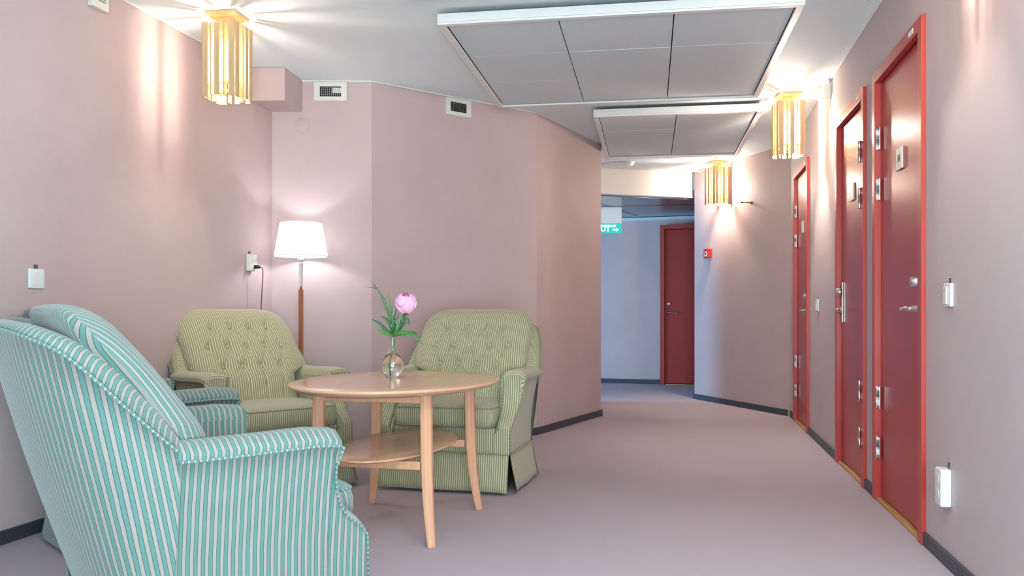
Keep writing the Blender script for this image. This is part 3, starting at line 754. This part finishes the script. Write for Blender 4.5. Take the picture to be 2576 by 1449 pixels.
PX = 1/F*3.9
def pp(px, py, d=0): return Vector(((px-988)*PX, d, (948-py)*PX))
PE = empty('peony', (VX, VY, VZ)); tag(PE, 'pink double peony with dark green leaves in the glass vase', 'flower')
MB().tube(catm([pp(984, 941, .004), pp(982, 915, .003), pp(989, 880, 0), pp(992, 850, 0), pp(1004, 812, -.004), pp(1018, 786, -.006)], 4), [.0028]*21, 8).build('stem', M_stem, PE)
def leaf(name, pts, wmax, m, parent, fold=.3, side=Vector((0, -1, 0)), n=6):
    P = catm(pts, n); N = len(P); V = []; Fc = []
    for i, p in enumerate(P):
        t = (P[min(i+1, N-1)]-P[max(i-1, 0)]).normalized(); s = t.cross(side)
        if s.length < .05: s = Vector((1, 0, 0))
        s.normalize(); f = i/(N-1); w_ = wmax*(math.sin(PI*min(1, f*.93+.07))**.8)*(1-.25*f)
        nn = s.cross(t)
        V += [p-s*w_+nn*w_*fold, p-s*w_*.5+nn*w_*fold*.35, p, p+s*w_*.5+nn*w_*fold*.35, p+s*w_+nn*w_*fold]
    for i in range(N-1):
        for k in range(4): Fc.append((i*5+k, i*5+k+1, (i+1)*5+k+1, (i+1)*5+k))
    o = MB().add(V, Fc, None, True).build(name, m, parent); so_ = o.modifiers.new('solid', 'SOLIDIFY'); so_.thickness = .0006; return o
B0 = pp(990, 846)
for pts, w_, mm in [([B0, pp(975, 832, -.01), pp(955, 812, -.02), pp(936, 803, -.025)], .0095, M_leaf), ([B0, pp(972, 838, -.02), pp(958, 831, -.03), pp(948, 826, -.035)], .010, M_leaf2),
        ([pp(988, 846), pp(984, 820, -.012), pp(972, 802, -.01), pp(958, 794, -.012)], .009, M_leaf), ([B0, pp(1008, 836, -.015), pp(1038, 840, -.03), pp(1069, 866, -.045)], .0115, M_leaf2),
        ([B0, pp(1016, 838, .01), pp(1040, 838, .02), pp(1048, 846, .02)], .010, M_leaf), ([pp(992, 846), pp(1006, 826, -.006), pp(1018, 804, -.008), pp(1012, 790, 0)], .010, M_leaf),
        ([pp(994, 846), pp(1008, 812, .012), pp(1024, 802, .016), pp(1030, 822, .016)], .0085, M_leaf), ([B0, pp(1010, 826, -.016), pp(1024, 812, -.014), pp(1038, 806, -.014)], .003, M_leaf),
        ([B0, pp(988, 826, -.018), pp(990, 812, -.018), pp(996, 800, -.014)], .0095, M_leaf), ([B0, pp(1000, 828, -.020), pp(1004, 812, -.018), pp(1010, 794, -.012)], .0085, M_leaf2),
        ([B0, pp(994, 820, .015), pp(984, 806, .012), pp(986, 790, .01)], .008, M_leaf), ([pp(1010, 836), pp(1018, 842, -.02), pp(1026, 848, -.024), pp(1028, 853, -.024)], .005, M_leaf2)]:
    leaf('leaf', pts, w_, mm, PE)
leaf('leaf', [pp(1016, 788, -.012), pp(1022, 790, -.02), pp(1030, 786, -.03)], .008, M_leaf, PE)
fc = pp(1021, 764, -.008)
def petal(idx, d, r, hw, hh, m):
    """one cupped ruffled petal lying on a ball, its middle towards d"""
    d = d.normalized(); up = Vector((0, 0, 1)); e1 = up.cross(d)
    if e1.length < .1: e1 = Vector((1, 0, 0))
    e1.normalize(); e2 = d.cross(e1); V = []; Fc = []; nu, nv = 7, 7
    for j in range(nv+1):
        for i in range(nu+1):
            u = -1+2*i/nu; v = -1+2*j/nv; wd = hw*(1-.30*v*v-.10*(v < 0)*abs(v))
            a, b = u*wd, v*hh+.10*hh*math.cos(u*4+idx)*(v > .3)
            q = (d*math.cos(a)*math.cos(b)+e1*math.sin(a)*math.cos(b)+e2*math.sin(b)).normalized()
            rr = r*(1+.045*math.sin(5*u+idx)*max(0, v)+.035*max(0, v)**3-.05*abs(u)**3)
            V.append(q*rr)
    for j in range(nv):
        for i in range(nu): Fc.append((j*(nu+1)+i, j*(nu+1)+i+1, (j+1)*(nu+1)+i+1, (j+1)*(nu+1)+i))
    o = MB().add(V, Fc, None, True).build('petal', m, PE, loc=tuple(fc)); so_ = o.modifiers.new('solid', 'SOLIDIFY'); so_.thickness = .0008
    return o
random.seed(5)
NP = 44
for k in range(NP):
    zz = -.80+1.78*k/(NP-1); a = k*2.39996; rr_ = math.sqrt(max(0, 1-zz*zz))
    d = Vector((rr_*math.cos(a), rr_*math.sin(a), zz))+Vector((random.uniform(-.15, .15), random.uniform(-.15, .15), random.uniform(-.1, .1)))
    petal(k, d, .0475+random.uniform(-.0045, .0035)-.003*(zz > .7), random.uniform(.56, .76), random.uniform(.55, .72), M_petal)
for k in range(7):
    d = Vector((.10+random.uniform(-.25, .25), -.55+random.uniform(-.2, .2), .85)); petal(k+50, d, .047+.0008*k, .13, .22, M_petal2)
for k, (ax, az) in enumerate([(.95, .55), (1.0, -.05), (.9, -.25)]):
    petal(k+70, Vector((ax, -.35, az)), .055, .16, .20, M_petal)
MB().lathe([(.001, -.028), (.02, -.022), (.030, 0), (.022, .020), (.001, .028)], 16).build('flower_heart', M_petal2, PE, loc=tuple(fc))
GR = empty('grass_sprig', (VX, VY, VZ)); tag(GR, 'thin arching green grass blades at the left of the vase bouquet', 'grass')
for pts, w_ in [([B0, pp(980, 800, .01), pp(966, 750, .0), pp(937, 712, -.02)], .0030), ([B0, pp(976, 790, -.006), pp(955, 735, -.015), pp(935, 706, -.02)], .0022), ([B0, pp(972, 770, .012), pp(948, 728, .01), pp(914, 722, .01)], .0012),
        ([B0, pp(982, 790, -.01), pp(972, 760, -.012), pp(960, 745, -.014)], .0026), ([B0, pp(984, 790, .008), pp(980, 760, .006), pp(977, 733, .004)], .0030), ([B0, pp(988, 800, -.014), pp(988, 770, -.014), pp(986, 750, -.014)], .0026),
        ([B0, pp(990, 806, .004), pp(996, 784, .0), pp(994, 766, .0)], .0036), ([B0, pp(984, 806, -.012), pp(968, 774, -.014), pp(956, 752, -.014)], .002), ([B0, pp(992, 810, .01), pp(1000, 798, .01), pp(1004, 786, .01)], .003)]:
    leaf('blade', pts, w_, M_leaf2 if random.random() < .4 else M_leaf, GR, fold=.5, n=7)

# ------------------------------------------------------------------ floor lamp
LX, LY = -1.332, 5.37
FL = empty('floor_lamp', (LX, LY, 0)); tag(FL, 'floor lamp with white drum shade, chrome and wooden pole, in the corner', 'floor lamp')
MB().lathe([(.0, .0), (.115, 0), (.118, .006), (.115, .018), (.02, .024), (.0, .024)], 40, cap0=False, cap1=False).build('lamp_base', M_oak, FL)
MB().box(-.0125, .0125, -.0125, .0125, .0245, 1.075).build('wooden_pole', M_oak, FL, bevel=.003)
MB().lathe([(.008, 1.0755), (.008, 1.10), (.011, 1.235), (.015, 1.255)], 16).build('chrome_pole', M_chrome, FL)
MB().lathe([(.021, 1.2555), (.022, 1.27), (.022, 1.31), (.018, 1.32)], 18).build('bulb_holder', M_platew, FL)
def fabric_shade():
    m = bpy.data.materials.new('shade_fabric'); m.use_nodes = True; nt = m.node_tree
    for n in list(nt.nodes):
        if n.type == 'BSDF_PRINCIPLED': nt.nodes.remove(n)
    out = [n for n in nt.nodes if n.type == 'OUTPUT_MATERIAL'][0]
    d = nt.nodes.new('ShaderNodeBsdfDiffuse'); t = nt.nodes.new('ShaderNodeBsdfTranslucent'); mx = nt.nodes.new('ShaderNodeMixShader')
    d.inputs[0].default_value = (.86, .85, .83, 1); t.inputs[0].default_value = (.86, .84, .80, 1); mx.inputs[0].default_value = .42
    nt.links.new(d.outputs[0], mx.inputs[1]); nt.links.new(t.outputs[0], mx.inputs[2]); nt.links.new(mx.outputs[0], out.inputs[0]); return m
M_shade = fabric_shade()
zs0, zs1 = 1.285, 1.495; r0, r1 = .166, .130
sh = MB(); sh.lathe([(r0, zs0), (r1, zs1)], 56, cap0=False, cap1=False).build('lamp_shade', M_shade, FL)
sh = FL.children[-1]
for r_, z_ in ((r0, zs0), (r1, zs1)): MB().tube([(r_*math.cos(2*PI*k/40), r_*math.sin(2*PI*k/40), z_) for k in range(41)], .0022, 6).build('shade_rim', M_white, sh)
a = R(-96); MB().tube([((r0+.0012)*math.cos(a), (r0+.0012)*math.sin(a), zs0), ((r1+.0012)*math.cos(a), (r1+.0012)*math.sin(a), zs1)], .0012, 5).build('shade_seam', M_white, sh)
sp_ = MB()
for k in range(3): sp_.tube([(.012*math.cos(k*2.094), .012*math.sin(k*2.094), 1.322), (r1*.99*math.cos(k*2.094), r1*.99*math.sin(k*2.094), zs1-.012)], .0018, 5)
sp_.build('shade_carrier', M_white, FL)
bl = MB().lathe([(.012, 1.3205), (.028, 1.345), (.032, 1.37), (.024, 1.395), (.004, 1.405)], 18).build('bulb', M_shadeglow, FL); bl.visible_shadow = False
l = bpy.data.lights.new('floor_lamp_light', 'POINT'); l.energy = 2.9; l.color = (.88, .90, 1.0); l.shadow_soft_size = .03
lo = bpy.data.objects.new('floor_lamp_light', l); C.objects.link(lo); lo.parent = FL; lo.location = (0, 0, 1.37)
